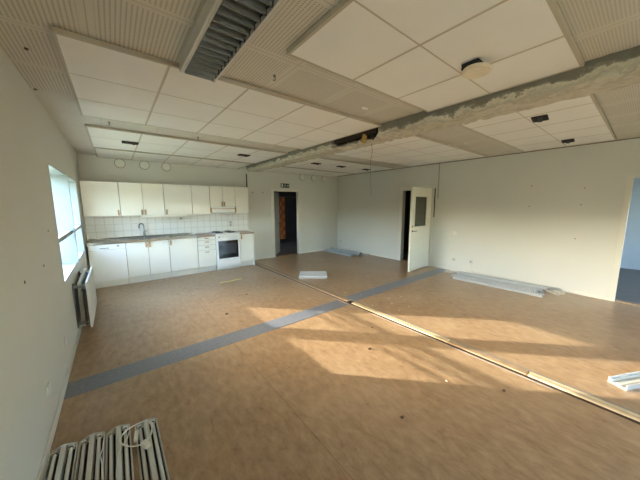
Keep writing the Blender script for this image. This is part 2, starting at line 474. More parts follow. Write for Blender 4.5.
# ------------------------------------------------------------------ windows
def window(n, y0, y1, ym):
    root = root_struct('window_%d' % n)
    f = MB()
    t = .012
    f.box(-TH-.01, 0.0, y0, y0+t, WZ0, WZ1); f.box(-TH-.01, 0.0, y1-t, y1, WZ0, WZ1)
    f.box(-TH-.01, 0.0, y0+t, y1-t, WZ1-t, WZ1)
    f.build('reveal_lining', FRAMEW, root)
    boxo('window_sill', FRAMEW, root, -TH-.03, .004, y0+t, y1-t, WZ0-.012, WZ0+.012, bev=.003)
    boxo('mullion', FRAMEW, root, -TH, 0.022, ym-.025, ym+.025, WZ0+.012, WZ1-t)
    for a, b in ((y0+t, ym-.025), (ym+.025, y1-t)):
        boxo('transom', FRAMEW, root, -.04, 0.0, a, b, 1.215, 1.262)
        for c, d in ((WZ0+.012, 1.215), (1.262, WZ1-t)):
            s = MB(); x0, x1 = -.285, -.255; k = .018
            s.box(x0, x1, a, a+k, c, d); s.box(x0, x1, b-k, b, c, d); s.box(x0, x1, a+k, b-k, c, c+.02); s.box(x0, x1, a+k, b-k, d-k, d)
            so = s.build('sash', FRAMEW, root)
            boxo('pane', GLASS, so, -.272, -.268, a+k, b-k, c+.02, d-k)
            if c > 1.2 : boxo('hinge', WOODH, so, -.255, -.240, a+.01, a+.03, d-.30, d-.22)
    return root
window(1, WY0, WY1, WM)
window(2, -3.1, -.67, -1.9)  # added behind the camera, out of view, to let in more daylight
for n, (x0, x1, z0, z1) in enumerate(ADDED_FW):  # unseen front-wall window, added to brighten the kitchen fronts
    root = root_struct('window_%d' % (n+3)); f = MB(); k = .05; xm = (x0+x1)/2; ya, yb = YN-.12, YN-.06
    f.box(x0, x0+k, ya, yb, z0, z1); f.box(x1-k, x1, ya, yb, z0, z1); f.box(x0+k, x1-k, ya, yb, z0, z0+k); f.box(x0+k, x1-k, ya, yb, z1-k, z1); f.box(xm-k/2, xm+k/2, ya, yb, z0+k, z1-k)
    f.build('window_frame', FRAMEW, root)
    for a, b in ((x0+k, xm-k/2), (xm+k/2, x1-k)): boxo('pane', GLASS, root, a, b, YN-.092, YN-.088, z0+k, z1-k)
    boxo('window_sill', FRAMEW, root, x0, x1, YN-.15, YN+.02, z0-.02, z0)

# ------------------------------------------------------------------ doors
def casing(root, axis, w0, w1, z1, face, side, wd=.085, depth=.16, back=.12, m=TRIM):
    """flat casing on the room side and lining in the opening"""
    c = MB(); l = MB()
    def bx(mb, s0, s1, q0, q1, f0, f1):
        if axis == 'y': mb.box(s0, s1, min(f0, f1), max(f0, f1), q0, q1)
        else: mb.box(min(f0, f1), max(f0, f1), s0, s1, q0, q1)
    f1 = face+side*.014
    bx(c, w0-wd, w0, 0, z1+wd, face, f1); bx(c, w1, w1+wd, 0, z1+wd, face, f1); bx(c, w0, w1, z1, z1+wd, face, f1)
    t = .018; fb = face-side*back
    bx(l, w0, w0+t, 0, z1, f1, fb); bx(l, w1-t, w1, 0, z1, f1, fb); bx(l, w0+t, w1-t, z1-t, z1, f1, fb)
    c.build('door_casing', m, root); l.build('door_lining', m, root)
    th = MB(); bx(th, w0+t, w1-t, 0, .012, face, fb); th.build('threshold', BROWNB, root)
d1 = root_struct('door_1'); casing(d1, 'y', D1[0], D1[1], D1[3], D, -1, wd=.06)
lf = MB().box(0, .04, 0, .80, .015, 2.0, bev=.003, rot=Matrix.Rotation(-.73, 4, 'Z'), at=(4.275, D+.135, 0)).build('door_leaf', LEAFG, d1)
MB().cyl((4.74, D+.58, 1.0), (4.80, D+.53, 1.0), .012).build('door_handle', CHROME, lf)

d2 = root_struct('door_2'); casing(d2, 'x', D2[0], D2[1], D2[3], W, -1, wd=.075)
A = Vector((6.80, 3.475, 0)); B = Vector((5.85, 3.415, 0)); ang = math.atan2(B.y-A.y, B.x-A.x); L = (B-A).length
leaf = bpy.data.objects.new('door_leaf', None); C.objects.link(leaf); leaf.parent = d2; leaf.location = A; leaf.rotation_euler = (0, 0, ang)
l = MB(); T = .04; u0, u1, v0, v1 = .24, .80, 1.08, 1.78
l.box(0, u0, -T/2, T/2, .012, 2.0); l.box(u1, L, -T/2, T/2, .012, 2.0); l.box(u0, u1, -T/2, T/2, .012, v0); l.box(u0, u1, -T/2, T/2, v1, 2.0)
l.build('door_panel', mat('door_white', (228, 225, 208), .38, var=.015), leaf)
boxo('frosted_pane', PANE_D, leaf, u0, u1, -.008, .008, v0, v1)
bd = MB()
for s in (-1, 1):
    y0, y1 = sorted((s*T/2, s*(T/2+.006)))
    bd.box(u0-.018, u0, y0, y1, v0-.018, v1+.018); bd.box(u1, u1+.018, y0, y1, v0-.018, v1+.018)
    bd.box(u0, u1, y0, y1, v0-.018, v0); bd.box(u0, u1, y0, y1, v1, v1+.018)
bd.build('glazing_bead', TRIM, leaf)
h = MB()
for s in (-1, 1):
    h.cyl((L-.06, s*T/2, .98), (L-.06, s*(T/2+.008), .98), .024); h.cyl((L-.06, s*T/2, .98), (L-.06, s*(T/2+.05), .98), .009)
    h.cyl((L-.055, s*(T/2+.048), .98), (L-.18, s*(T/2+.048), .98), .009)
    h.cyl((L-.06, s*T/2, 1.09), (L-.06, s*(T/2+.012), 1.09), .02)
h.build('door_handle', CHROME, leaf, True)
hg = MB()
for z in (.25, 1.0, 1.75): hg.cyl((-.01, -.02, z), (-.01, -.02, z+.09), .008)
hg.build('hinge', GREYM, leaf)
# dark strike strip on the hinge side
boxo('dark_slot', DARK, d2, W-.012, W-.0005, 3.376, 3.396, 1.28, 2.0)

d3 = root_struct('door_3'); casing(d3, 'x', D3[0], D3[1], D3[3], W, -1, wd=.045)

# rooms behind the doorways
def room(nm, x0, x1, y0, y1, mw, mf, skip, win=None):
    struct(boxo('floor', mf, None, x0, x1, y0, y1, -.12, -.0))
    struct(boxo('ceiling', mw, None, x0, x1, y0, y1, 2.5, 2.6))
    t = .1
    for s, b in (('left', (x0-t, x0, y0, y1)), ('right', (x1, x1+t, y0, y1)), ('front', (x0-t, x1+t, y0-t, y0)), ('back', (x0-t, x1+t, y1, y1+t))):
        if s == skip: continue
        if win and win[0] == s:
            ax = 'x' if s in ('left', 'right') else 'y'
            a, c = (b[0], b[1]) if ax == 'x' else (b[2], b[3]); u = (b[2], b[3]) if ax == 'x' else (b[0], b[1])
            holed_wall('wall_'+s, mw, ax, a, c, u[0], u[1], 0, 2.5, [win[1]])
        else: struct(boxo('wall_'+s, mw, None, *b, 0, 2.5))
room('store', 3.6, 7.2, D+.121, 9.6, ROOMD, ROOMF, 'front', ('back', (3.9, 4.2, 1.4, 1.75)))  # far-wall opening is added out of sight to light this room
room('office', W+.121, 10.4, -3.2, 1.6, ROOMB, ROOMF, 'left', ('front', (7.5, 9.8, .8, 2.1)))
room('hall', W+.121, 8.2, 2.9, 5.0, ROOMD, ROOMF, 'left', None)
portal('office_portal', (8.65, -3.35, 1.45), (R90, 0, math.pi), 2.3, 1.3)

# outdoors: lawn and a far hedge added, unseen, to block low sky light
struct(boxo('ground', GRASS, None, -60, 40, -50, 60, -.5, -.45))
rnd = random.Random(5)
hb = MB(); pr = [(-46, -.45)]; y = -46
while y < 56: pr.append((y, 3.3+rnd.uniform(-.25, .3))); y += 1.1
pr.append((y, -.45)); hb.prism(pr, 'x', -23, -20)
struct(hb.build('sky_block_hedge', SKY_BLOCK))

# ------------------------------------------------------------------ kitchen
YF = 6.45          # front plane of the base units
BACK = D-.001
def pull(x, z, y, parent, horiz=False):
    b = MB()
    if horiz: b.box(x-.045, x+.045, y-.026, y-.010, z-.011, z+.011, bev=.004); b.box(x-.03, x-.018, y-.012, y, z-.006, z+.006); b.box(x+.018, x+.03, y-.012, y, z-.006, z+.006)
    else: b.box(x-.016, x+.016, y-.026, y-.010, z-.055, z+.055, bev=.004); b.box(x-.006, x+.006, y-.012, y, z-.035, z-.023); b.box(x-.006, x+.006, y-.012, y, z+.023, z+.035)
    return b.build('handle', WOODH, parent)
def front(nm, parent, x0, x1, z0, z1, yf, t=.018):
    return MB().box(x0+.0035, x1-.0035, yf-t, yf, z0+.003, z1-.003, bev=.002).build(nm, FRONT, parent)

def base_unit(x0, x1, label, doors=(), drawers=(), full=False):
    o = thing('base_cabinet', label, 'cabinet')
    boxo('body', CARC, o, x0+.001, x1-.001, YF+.001, BACK-.01, .13, .858)
    boxo('plinth', PLINTH, o, x0+.001, x1-.001, YF+.055, YF+.075, .001, .13)
    if full: boxo('end_panel', FRONT, o, x1-.001, x1+.017, YF-.018, BACK-.002, .002, .858, bev=.002)
    for a, b, hx in doors:
        d = front('door', o, a, b, .135, .856, YF)
        if hx is not None: pull(hx, .79, YF-.018, d)
    for z0, z1 in drawers:
        d = front('drawer', o, x0, x1, z0, z1, YF); pull((x0+x1)/2, z1-.035, YF-.018, d, True)
    return o
# dishwasher
dw = thing('dishwasher', 'white dishwasher under the left end of the steel worktop', 'dishwasher')
boxo('body', ENAMEL, dw, .035, .595, YF+.01, BACK-.01, .13, .855)
boxo('door', ENAMEL, dw, .032, .597, YF-.022, YF+.008, .135, .745, bev=.004)
cp = boxo('control_panel', ENAMEL, dw, .032, .597, YF-.024, YF+.008, .752, .853, bev=.004)
boxo('display', BLACK, cp, .46, .50, YF-.0265, YF-.0235, .80, .822)
boxo('grip', GREYM, cp, .20, .34, YF-.0265, YF-.0235, .775, .79)
boxo('plinth', PLINTH, dw, .035, .595, YF+.055, YF+.075, .001, .13)
base_unit(.602, 1.358, 'white two-door base cabinet under the kitchen sink bowls', doors=((.602, .975, .943), (.975, 1.358, 1.007)))
base_unit(1.36, 1.932, 'white single-door base cabinet between sink cabinet and drawers', doors=((1.36, 1.932, 1.392),))
base_unit(1.934, 2.338, 'white base cabinet with four drawers left of the stove', drawers=((.775, .856), (.655, .773), (.535, .653), (.135, .533)))
base_unit(2.948, 3.305, 'narrow white base cabinet at the right end beside the stove', doors=((2.948, 3.305, 2.980),), full=True)

ct = thing('worktop', 'brown laminate kitchen worktop left of the stove, mostly under steel', 'worktop')
boxo('slab', COUNTER, ct, .012, 2.338, YF-.03, BACK, .860, .888, bev=.003)
ct2 = tag(boxo('worktop', COUNTER, None, 2.945, 3.335, YF-.03, BACK, .860, .888, bev=.003), 'short brown laminate worktop piece right of the stove', 'worktop')
# steel sink top with two bowls
sk = thing('sink_top', 'stainless steel double-bowl sink top with draining board', 'sink')
s = MB(); zt = .904; y0, y1 = YF-.034, D-.02; bowls = ((.66, .90), (1.04, 1.30)); by0, by1 = 6.53, 6.86
s.box(.02, .66, y0, y1, .8885, zt, bev=.003); s.box(.90, 1.04, y0, y1, .8885, zt); s.box(1.30, 1.93, y0, y1, .8885, zt, bev=.003)
for a, b in bowls: s.box(a, b, y0, by0, .8885, zt); s.box(a, b, by1, y1, .8885, zt)
s.box(.02, 1.93, y0-.006, y0-.001, .858, zt, bev=.001)
s.build('deck', STEEL, sk)
for a, b in bowls:
    q = MB(); t = .004; z0 = .889
    q.box(a, a+t, by0, by1, z0, zt+.003); q.box(b-t, b, by0, by1, z0, zt+.003); q.box(a+t, b-t, by0, by0+t, z0, zt+.003); q.box(a+t, b-t, by1-t, by1, z0, zt+.003)
    q.box(a+t, b-t, by0+t, by1-t, z0-.0002, z0+.003)
    bo = q.build('bowl', GREYM, sk)
    MB().cyl(((a+b)/2, 6.7, z0+.003), ((a+b)/2, 6.7, z0+.006), .03).build('drain', CHROME, bo)
rb = MB()
for i in range(7): rb.box(1.40, 1.86, 6.55+i*.05, 6.56+i*.05, zt, zt+.003)
rb.build('drain_ribs', STEEL, sk)
boxo('upstand', STEEL, sk, .02, 1.93, D-.022, D-.012, .8885, .925)
# faucet
fc = thing('faucet', 'chrome gooseneck faucet standing between the sink bowls', 'faucet', (.965, 6.905, .9045))
MB().cyl((0, 0, 0), (0, 0, .015), .03).cyl((0, 0, .015), (0, 0, .11), .022).build('body', CHROME, fc, True)
pts = [(0, 0, .10), (0, 0, .25)]+[(-.045+.045*math.cos(a), -.02+.02*math.cos(a)-.0, .25+.05*math.sin(a)) for a in [math.pi*k/8 for k in range(1, 9)]]+[(-.09, -.04, .19)]
MB().tube(pts, .0125).build('spout', CHROME, fc, True)
MB().cyl((0, 0, .11), (.0, 0, .125), .024).cyl((0, 0, .12), (.05, -.05, .14), .007).build('lever', CHROME, fc, True)

# backsplash: tiled wall surface
struct(boxo('trim_7', TILES, None, .001, 3.42, D-.008, D-.0005, .889, 1.375))

# stove
st = thing('stove', 'white freestanding electric stove with black glass oven door', 'stove')
x0, x1 = 2.342, 2.942
boxo('body', ENAMEL, st, x0, x1, YF+.0, D-.03, .06, .885)
boxo('base', PLINTH, st, x0+.01, x1-.01, YF+.03, D-.05, .001, .06)
hob = boxo('hob', ENAMEL, st, x0-.001, x1+.001, YF-.03, D-.03, .886, .912, bev=.004)
for px, py, r in ((2.49, 6.60, .085), (2.79, 6.60, .10), (2.49, 6.86, .10), (2.79, 6.86, .085)):
    MB().cyl((px, py, .912), (px, py, .930), r, 28, bev=.003).build('hot_plate', BLACK, hob, True)
cpn = boxo('control_panel', ENAMEL, st, x0, x1, YF-.035, YF, .775, .884, bev=.004)
for i in range(6):
    kx = x0+.08+i*.088
    MB().cyl((kx, YF-.035, .825), (kx, YF-.060, .825), .017, 18, r1=.013).build('knob', GREYM if i == 0 else PLASTW, cpn, True)
od = boxo('oven_door', ENAMEL, st, x0+.004, x1-.004, YF-.032, YF, .265, .77, bev=.005)
boxo('oven_window', BLACKG, od, x0+.055, x1-.055, YF-.036, YF-.030, .29, .735, bev=.002)
boxo('inner_glass', mat('oven_inner', (58, 62, 66), .12), od, x0+.10, x1-.10, YF-.0375, YF-.0355, .40, .66)
MB().cyl((x0+.05, YF-.07, .745), (x1-.05, YF-.07, .745), .010).cyl((x0+.07, YF-.032, .745), (x0+.07, YF-.07, .745), .006).cyl((x1-.07, YF-.032, .745), (x1-.07, YF-.07, .745), .006).build('oven_handle', ENAMEL, od, True)
boxo('storage_drawer', ENAMEL, st, x0+.004, x1-.004, YF-.030, YF, .075, .255, bev=.005)

# wall cabinets
YU = D-.35
def wall_unit(x0, x1, z0, label, doors, z1=2.065):
    o = thing('wall_cabinet', label, 'cabinet')
    boxo('body', CARC, o, x0+.001, x1-.001, YU, BACK-.008, z0, z1)
    for a, b, hx in doors:
        d = front('door', o, a, b, z0, z1, YU)
        if hx is not None: pull(hx, z0+.07, YU-.018, d)
    return o
wall_unit(.012, .582, 1.385, 'wide single-door white wall cabinet nearest the window wall', ((.012, .582, .55),))
wall_unit(.584, 1.362, 1.385, 'two-door white wall cabinet above the faucet', ((.584, .972, .942), (.972, 1.362, 1.004)))
wall_unit(1.364, 1.925, 1.385, 'single-door white wall cabinet with handle at its lower left', ((1.364, 1.925, 1.398),))
wall_unit(1.927, 2.33, 1.385, 'single-door white wall cabinet directly left of the range hood', ((1.927, 2.33, None),))
wall_unit(2.332, 2.955, 1.555, 'short white two-door wall cabinet over the range hood', ((2.332, 2.643, 2.615), (2.643, 2.955, 2.672)))
wall_unit(2.957, 3.31, 1.385, 'single-door white wall cabinet at the right end of the row', ((2.957, 3.31, None),))
tag(boxo('light_pelmet', FRONT, None, .93, 1.80, YU-.012, YU+.006, 1.345, 1.384, bev=.002), 'thin white lighting pelmet strip under the cabinets above sink', 'pelmet')
hd = thing('range_hood', 'white slide-out range hood above the stove', 'range hood')
boxo('body', ENAMEL, hd, 2.345, 2.945, YU+.005, BACK-.01, 1.40, 1.553)
boxo('front_panel', ENAMEL, hd, 2.36, 2.93, YU-.04, YU+.004, 1.425, 1.50, bev=.004)
boxo('glass_lip', mat('hood_lip', (214, 218, 216), .15), hd, 2.36, 2.93, YU-.07, YU+.004, 1.395, 1.418, bev=.003)
boxo('light_rail', WOODH, hd, 2.36, 2.93, YU-.030, YU+.004, 1.502, 1.516)
for a, b in ((2.325, 2.358), (2.932, 2.965)): boxo('wooden_end', WOODH, hd, a, b, YU-.045, YU-.019, 1.425, 1.535, bev=.004)

# backsplash outlets
OUTP = mat('outlet_plastic', (206, 204, 194), .4, var=.02); SOCK = mat('socket_grey', (150, 148, 140), .5, var=.04)
def outlet(loc, label, kind='outlet', double=False, n=(0, -1), m=None):
    nm = 'light_switch' if kind == 'switch' else 'wall_outlet'
    o = thing(nm, label, kind if kind == 'switch' else 'wall outlet', loc, {(0, -1): 0, (-1, 0): -R90, (1, 0): R90}[n])
    hh = .08 if not double else .155
    boxo('cover_plate', m or (PLASTW if kind == 'switch' else OUTP), o, -.042, .042, -.010, 0, -hh/2, hh/2, bev=.003)
    if kind == 'switch': boxo('rocker', PLASTW, o, -.022, .022, -.016, -.009, -.024, .024, bev=.002)
    else:
        for z in ((0,) if not double else (-.037, .037)):
            MB().cyl((0, -.0105, z), (0, -.012, z), .02, 20).build('socket', m or SOCK, o)
    return o
outlet((1.73, D-.008, 1.285), 'single white outlet on tiles above the draining board')
outlet((2.93, D-.008, 1.10), 'double white outlet on tiles behind the stove', double=True)

# ------------------------------------------------------------------ back wall details
vl = ['first round white wall vent from the window side, above cabinets', 'middle of three round wall vents above the kitchen cabinets', 'third round wall vent above kitchen cabinets, furthest from window',
      'left of three round vents near ceiling right of exit sign', 'middle of three round vents right of the exit sign', 'right of three round vents, nearest the far room corner']
for i, (x, r) in enumerate(((.66, .10), (1.09, .098), (1.51, .098), (5.30, .105), (5.76, .105), (6.20, .10))):
    v = thing('air_vent', vl[i], 'vent', (x, D, 2.475), 0, None)
    MB().cyl((0, 0, 0), (0, -.018, 0), r, 36, bev=.004).build('rim', RAFTEDGE, v, True)
    MB().cyl((0, -.0185, 0), (0, -.030, 0), r*.86, 36, bev=.005).build('disc', PLASTW, v, True)
    MB().cyl((0, -.018, 0), (0, -.0188, 0), r*.93, 36).build('shadow_gap', SEAM, v)
es = thing('exit_sign', 'green emergency exit sign above the dark back doorway', 'sign', (4.66, D, 2.185))
boxo('sign_board', GREEN, es, -.145, .145, -.022, 0, -.062, .062, bev=.003)
f = MB(); yy0, yy1 = -.024, -.0215
f.box(-.13, -.075, yy0, yy1, -.045, .045)                       # door
f.build('door_symbol', PLASTW, es)
f = MB()
f.cyl((.005, yy0, .036), (.005, yy1, .036), .009, 14)
def limb(p, q, w_=.008):
    d = Vector((q[0]-p[0], 0, q[1]-p[1])); a = math.atan2(d.z, d.x)
    f.box(-d.length/2, d.length/2, 0, yy1-yy0, -w_/2, w_/2, rot=Matrix.Rotation(-a, 4, 'Y'), at=((p[0]+q[0])/2, yy0, (p[1]+q[1])/2))
limb((.002, .026), (-.006, -.004), .015); limb((-.004, -.004), (-.024, -.012)); limb((-.024, -.012), (-.03, -.038)); limb((-.004, -.004), (.014, -.022)); limb((.014, -.022), (.03, -.026))
limb((0, .02), (-.022, .010)); limb((-.022, .010), (-.026, -.006)); limb((.002, .02), (.02, .008)); limb((.02, .008), (.032, .016))
f.build('running_figure', PLASTW, es)
f = MB(); f.prism([(.062, .014), (.095, .014), (.095, .034), (.13, 0), (.095, -.034), (.095, -.014), (.062, -.014)], 'y', yy0, yy1); f.build('arrow_symbol', PLASTW, es)
# two small hooks on the back wall
for x, lb in ((3.60, 'small dark wall hook nearer the kitchen cabinets'), (3.91, 'small dark wall hook nearer the back doorway')):
    k = MB().cyl((x, D, 1.96), (x, D-.02, 1.96), .012).tube([(x, D-.02, 1.96), (x, D-.04, 1.95), (x, D-.045, 1.965)], .006).build('wall_hook', GREYM)
    tag(k, lb, 'hook')
# cloth in the dark room
cb = MB(); n = 26
vs = []
for i in range(n+1):
    x = 4.93+.19*i/n; yy = 7.85+.018*math.sin(i*1.1)
    vs.append((x, yy))
prof = vs+[(a, b+.012) for a, b in vs[::-1]]
cb.prism(prof, 'z', .42, 1.86)
ho = tag(cb.build('hanging_cloth', CLOTH), 'brown and orange chequered cloth hanging inside the dark back room', 'cloth')
rail = tag(MB().cyl((4.5, 7.86, 1.875), (6.6, 7.86, 1.875), .012).cyl((6.6, 7.86, 1.875), (7.2, 7.86, 1.875), .012).build('hanging_rail', GREYM), 'thin rail in the dark back room carrying the cloth', 'rail')

# ------------------------------------------------------------------ right and left wall details
outlet((W, 2.84, .92), 'white light switch on the right wall beside the open door', 'switch', n=(-1, 0))
outlet((W, 2.83, .275), 'low white outlet on right wall straight below the light switch', n=(-1, 0))
o = outlet((W, 2.44, .285), 'low white outlet with cable above the lamp housings on the right', n=(-1, 0))
outlet((W, 6.83, .30), 'low white outlet on right wall near the far corner', n=(-1, 0))
outlet((0, 2.50, .315), 'white outlet low on the left wall nearest the foreground battens', n=(1, 0), m=PLASTW)
outlet((0, 3.32, .315), 'white outlet low on the left wall towards the radiator', n=(1, 0), m=PLASTW)
tag(MB().tube([(W-.014, 2.44, .25), (W-.03, 2.44, .20), (W-.035, 2.43, .12), (W-.03, 2.40, .085), (W-.05, 2.34, .075)], .004).build('power_cable', PLASTW), 'thin white cable dropping from outlet to the right wall pile', 'cable')

# ------------------------------------------------------------------ radiator
rd = thing('radiator', 'white panel radiator under the window with bare grey brackets', 'radiator', (.002, 0, 0))
b = MB(); b.box(.04, .075, 4.25, 5.20, .10, .66, bev=.006)
b.build('rear_panel', mat('radiator_grey', (176, 170, 156), .4, var=.04), rd)
MB().box(.128, .150, 4.10, 5.12, .12, .69, bev=.007).build('front_panel', WHITEM, rd)
fl = MB()
for i in range(18): fl.box(.150, .156, 4.14+i*.053, 4.168+i*.053, .15, .66, bev=.002)
fl.build('flutes', WHITEM, rd)
fin = MB()
for i in range(24): fin.box(.076, .127, 4.30+i*.034, 4.303+i*.034, .16, .62)
fin.build('convector_fins', GREYM, rd)
for yb in (4.22, 4.98):
    q = MB(); q.box(0, .128, yb, yb+.035, .60, .635); q.box(0, .128, yb, yb+.035, .13, .165); q.box(0.0, .012, yb, yb+.035, .1, .66)
    q.build('bracket', GREYM, rd)
for vz in (.60, .18): MB().cyl((.10, 4.18, vz), (.10, 4.10, vz), .016).build('valve', CHROME, rd, True)

# ------------------------------------------------------------------ ceiling fittings
cl = thing('ceiling_light', 'long ceiling luminaire with dark grey louvre blades and white frame', 'ceiling light', (0, 0, 0))
y0, y1 = -.45, 2.13
h = MB(); h.box(.93, 1.15, y0, y1, 2.585, 2.604)
h.box(.915, .943, y0, y1, 2.520, 2.60, bev=.004); h.box(1.136, 1.150, y0, y1, 2.508, 2.60, bev=.003)
h.build('housing', WHITEM, cl)
h = MB(); h.box(.919, .924, y0, y1, 2.5165, 2.522); h.box(.934, .939, y0, y1, 2.5165, 2.522); h.build('frame_ribs', TRIM, cl)
lv = MB(); i = 0; yy = y1-.02
while yy > y0+.03:
    prof = [(yy-.030, 2.578), (yy-.018, 2.556), (yy-.009, 2.530), (yy-.004, 2.512), (yy+.004, 2.512), (yy+.009, 2.530), (yy+.018, 2.556), (yy+.030, 2.578)]
    lv.prism(prof, 'x', .944, 1.129); yy -= .066
lv.build('louvre', LOUV, cl)
cpx = MB(); yy = y1-.02
while yy > y0+.03: cpx.box(1.1295, 1.1355, yy-.006, yy+.006, 2.508, 2.534, bev=.002); yy -= .066
cpx.box(1.130, 1.134, y0, y1-.02, 2.530, 2.540); cpx.build('clip_rail', CHROME, cl)

def slot(x, y, rz, label):
    o = thing('ceiling_hole', label, 'ceiling opening', (.4725+(x-.4725)*1.0156, y*1.0156, ZB-.004), rz)
    boxo('dark_inside', DARK, o, -.085, .085, -.05, .05, -.006, .001)
    f = MB(); f.box(-.105, -.085, -.07, .07, -.014, .001); f.box(.085, .105, -.07, .07, -.014, .001); f.box(-.085, .085, -.07, -.05, -.014, .001); f.box(-.085, .085, .05, .07, -.014, .001)
    f.build('rim', DARKWOOD, o)
    MB().box(-.05, .06, -.02, .02, -.022, -.012, rot=Matrix.Rotation(.2, 4, 'Y')).build('loose_clip', CABLEB, o)
    return o
slot(4.31, .87, .12, 'dark open lamp hole beyond the beam, nearest the camera')
slot(5.98, .88, .1, 'dark open lamp hole close to the top of right wall')
slot(.76, 5.05, 0, 'dark open lamp hole in the ceiling nearest the window wall')
slot(2.53, 4.96, 0, 'dark open lamp hole above the range hood side of kitchen')
slot(4.26, 4.93, 0, 'dark open lamp hole in front of the round vents')
slot(5.05, 4.93, 0, 'small dark ceiling hole, middle of the three beyond the beam')
slot(5.97, 4.92, 0, 'dark open lamp hole near the hanging wire and far wall')
sl = thing('smoke_detector', 'round cream cover hanging loose from a dark ceiling hole', 'ceiling cover', (2.55, .873, ZB-.004))
boxo('dark_hole', DARK, sl, -.075, .075, -.055, .055, -.004, .001)
MB().box(-.07, .07, -.055, .055, -.040, -.004, bev=.004).build('mount', BLACK, sl)
c_ = MB(); c_.cyl((0, 0, 0), (0, 0, -.020), .095, 40, r1=.086, bev=.006)
bmesh.ops.transform(c_.bm, matrix=Matrix.Translation((-.010, -.022, -.044)) @ Matrix.Rotation(.10, 4, 'Y'), verts=c_.bm.verts)
c_.build('cover_disc', CREAM, sl, True)

# loose wires from the beam opening, and ceiling hooks
tag(MB().tube([(3.28, 2.40, 2.54), (3.21, 2.36, 2.50), (3.21, 2.29, 2.47), (3.23, 2.31, 2.53), (3.22, 2.40, 2.47), (3.205, 2.33, 2.44), (3.22, 2.30, 2.51)], .008).build('cable_loop', CABLEB), 'short black cable loops bulging from the beam opening', 'cable')
pts = [(3.40, 2.53, 2.47)]
for k in range(14): pts.append((3.40+.012*math.sin(k*1.1), 2.53-.012*math.sin(k*.7)+.0, 2.44-.054*k))
tag(MB().tube(pts, .0025, 6).build('hanging_wire', SEAM), 'thin loose wire hanging down from the ceiling beam', 'wire')
hooks = ((1.55, 1.93, 'grey hook on perforated ceiling beside the louvred luminaire', GREYM), (2.62, 1.96, 'bright white clip on the ceiling strip near the beam', ENAMEL),
         (1.55, 4.28, 'small ceiling hook on the strip above the kitchen centre', GREYM), (2.70, 4.18, 'small white ceiling clip on the strip near the beam end', ENAMEL),
         (.52, 4.18, 'small dark ceiling screw hook nearest the window wall', GREYM), (5.19, 2.02, 'small white clip on the ceiling strip beyond the beam', ENAMEL),
         (.12, 2.60, 'dark screw head in the perforated boards at the left', BROWNCH), (.03, 3.42, 'dark screw head where perforated boards meet the left wall', BROWNCH))
for x, y, lb, mm in hooks:
    k = MB()
    if 'screw head' in lb: k.cyl((x, y, H), (x, y, H-.008), .011)
    elif mm is ENAMEL: k.box(x-.035, x+.035, y-.014, y+.014, H-.022, H, bev=.004); k.box(x+.03, x+.055, y-.006, y+.006, H-.012, H)
    else: k.cyl((x, y, H), (x, y, H-.015), .010); k.tube([(x, y, H-.012), (x+.008, y, H-.03), (x-.004, y, H-.042), (x-.014, y, H-.034)], .0045)
    tag(k.build('ceiling_hook' if 'hook' in lb else ('ceiling_screw' if 'screw' in lb else 'ceiling_clip'), mm), lb, 'ceiling fixing')

# ------------------------------------------------------------------ lamp battens
GREYH = mat('grey_batten_metal', (168, 172, 172), .4, var=.05, scale=8)
def batten(label, group=None, L=1.25, w_=.132, WHITEM=WHITEM, TUBE=TUBE):
    """twin-tube batten: raised centre ridge, a tube in a trough at each side; local +y = far end at 0"""
    o = thing('fluorescent_batten', label, 'light fixture', group=group)
    hw = w_/2
    prof = [(-hw, 0), (-hw, .030), (-hw+.006, .030), (-hw+.008, .008), (-.017, .008), (-.012, .046), (.012, .046), (.017, .008), (hw-.008, .008), (hw-.006, .030), (hw, .030), (hw, 0)]
    MB().prism(prof, 'y', -L, 0).build('housing', WHITEM, o)
    for s in (-1, 1):
        x0_, x1_ = sorted((s*.0175, s*(hw-.009)))
        boxo('reflector', REFLM, o, x0_, x1_, -L+.01, -.012, .0082, .0105)
        tb = MB().cyl((s*.038, -L+.035, .030), (s*.038, -.040, .030), .0105, 14).build('lamp_tube', TUBE, o, True)
        for e0, e1 in ((-.040, -.028), (-L+.028, -L+.040)): MB().cyl((s*.038, e0, .030), (s*.038, e1, .030), .0108, 14).build('end_cap', CHROME, tb, True)
        for e0, e1 in ((-.027, -.014), (-L+.014, -L+.027)): boxo('lampholder', PLASTW, o, s*.040-.012, s*.040+.012, e0, e1, .0106, .040)
    q = MB()
    q.prism([(-hw, 0), (-hw, .030), (-.014, .050), (.014, .050), (hw, .030), (hw, 0)], 'y', -.0, .006)
    q.build('end_plate', WHITEM, o)
    MB().prism([(-hw, 0), (-hw, .030), (-.014, .050), (.014, .050), (hw, .030), (hw, 0)], 'y', -L-.006, -L).build('end_plate', WHITEM, o)
    return o
fl_lab = ['twin-tube batten lying against the left wall baseboard, leftmost of four', 'twin-tube batten second from the left wall in the foreground row',
          'twin-tube batten third from the left wall with a cord across it', 'rightmost foreground twin-tube batten, under the coiled white cord']
proto = None
for i, (x, y, a) in enumerate(((.085, 2.215, .0), (.225, 2.205, .0), (.366, 2.175, .0), (.524, 2.12, .006))):
    b = batten(fl_lab[0]) if i == 0 else copy_tree(proto)
    if i == 0: proto = b
    b.location = (x, y, .001); b.rotation_euler = (0, 0, a); b['label'] = fl_lab[i]; b['group'] = 'foreground battens by the left wall'
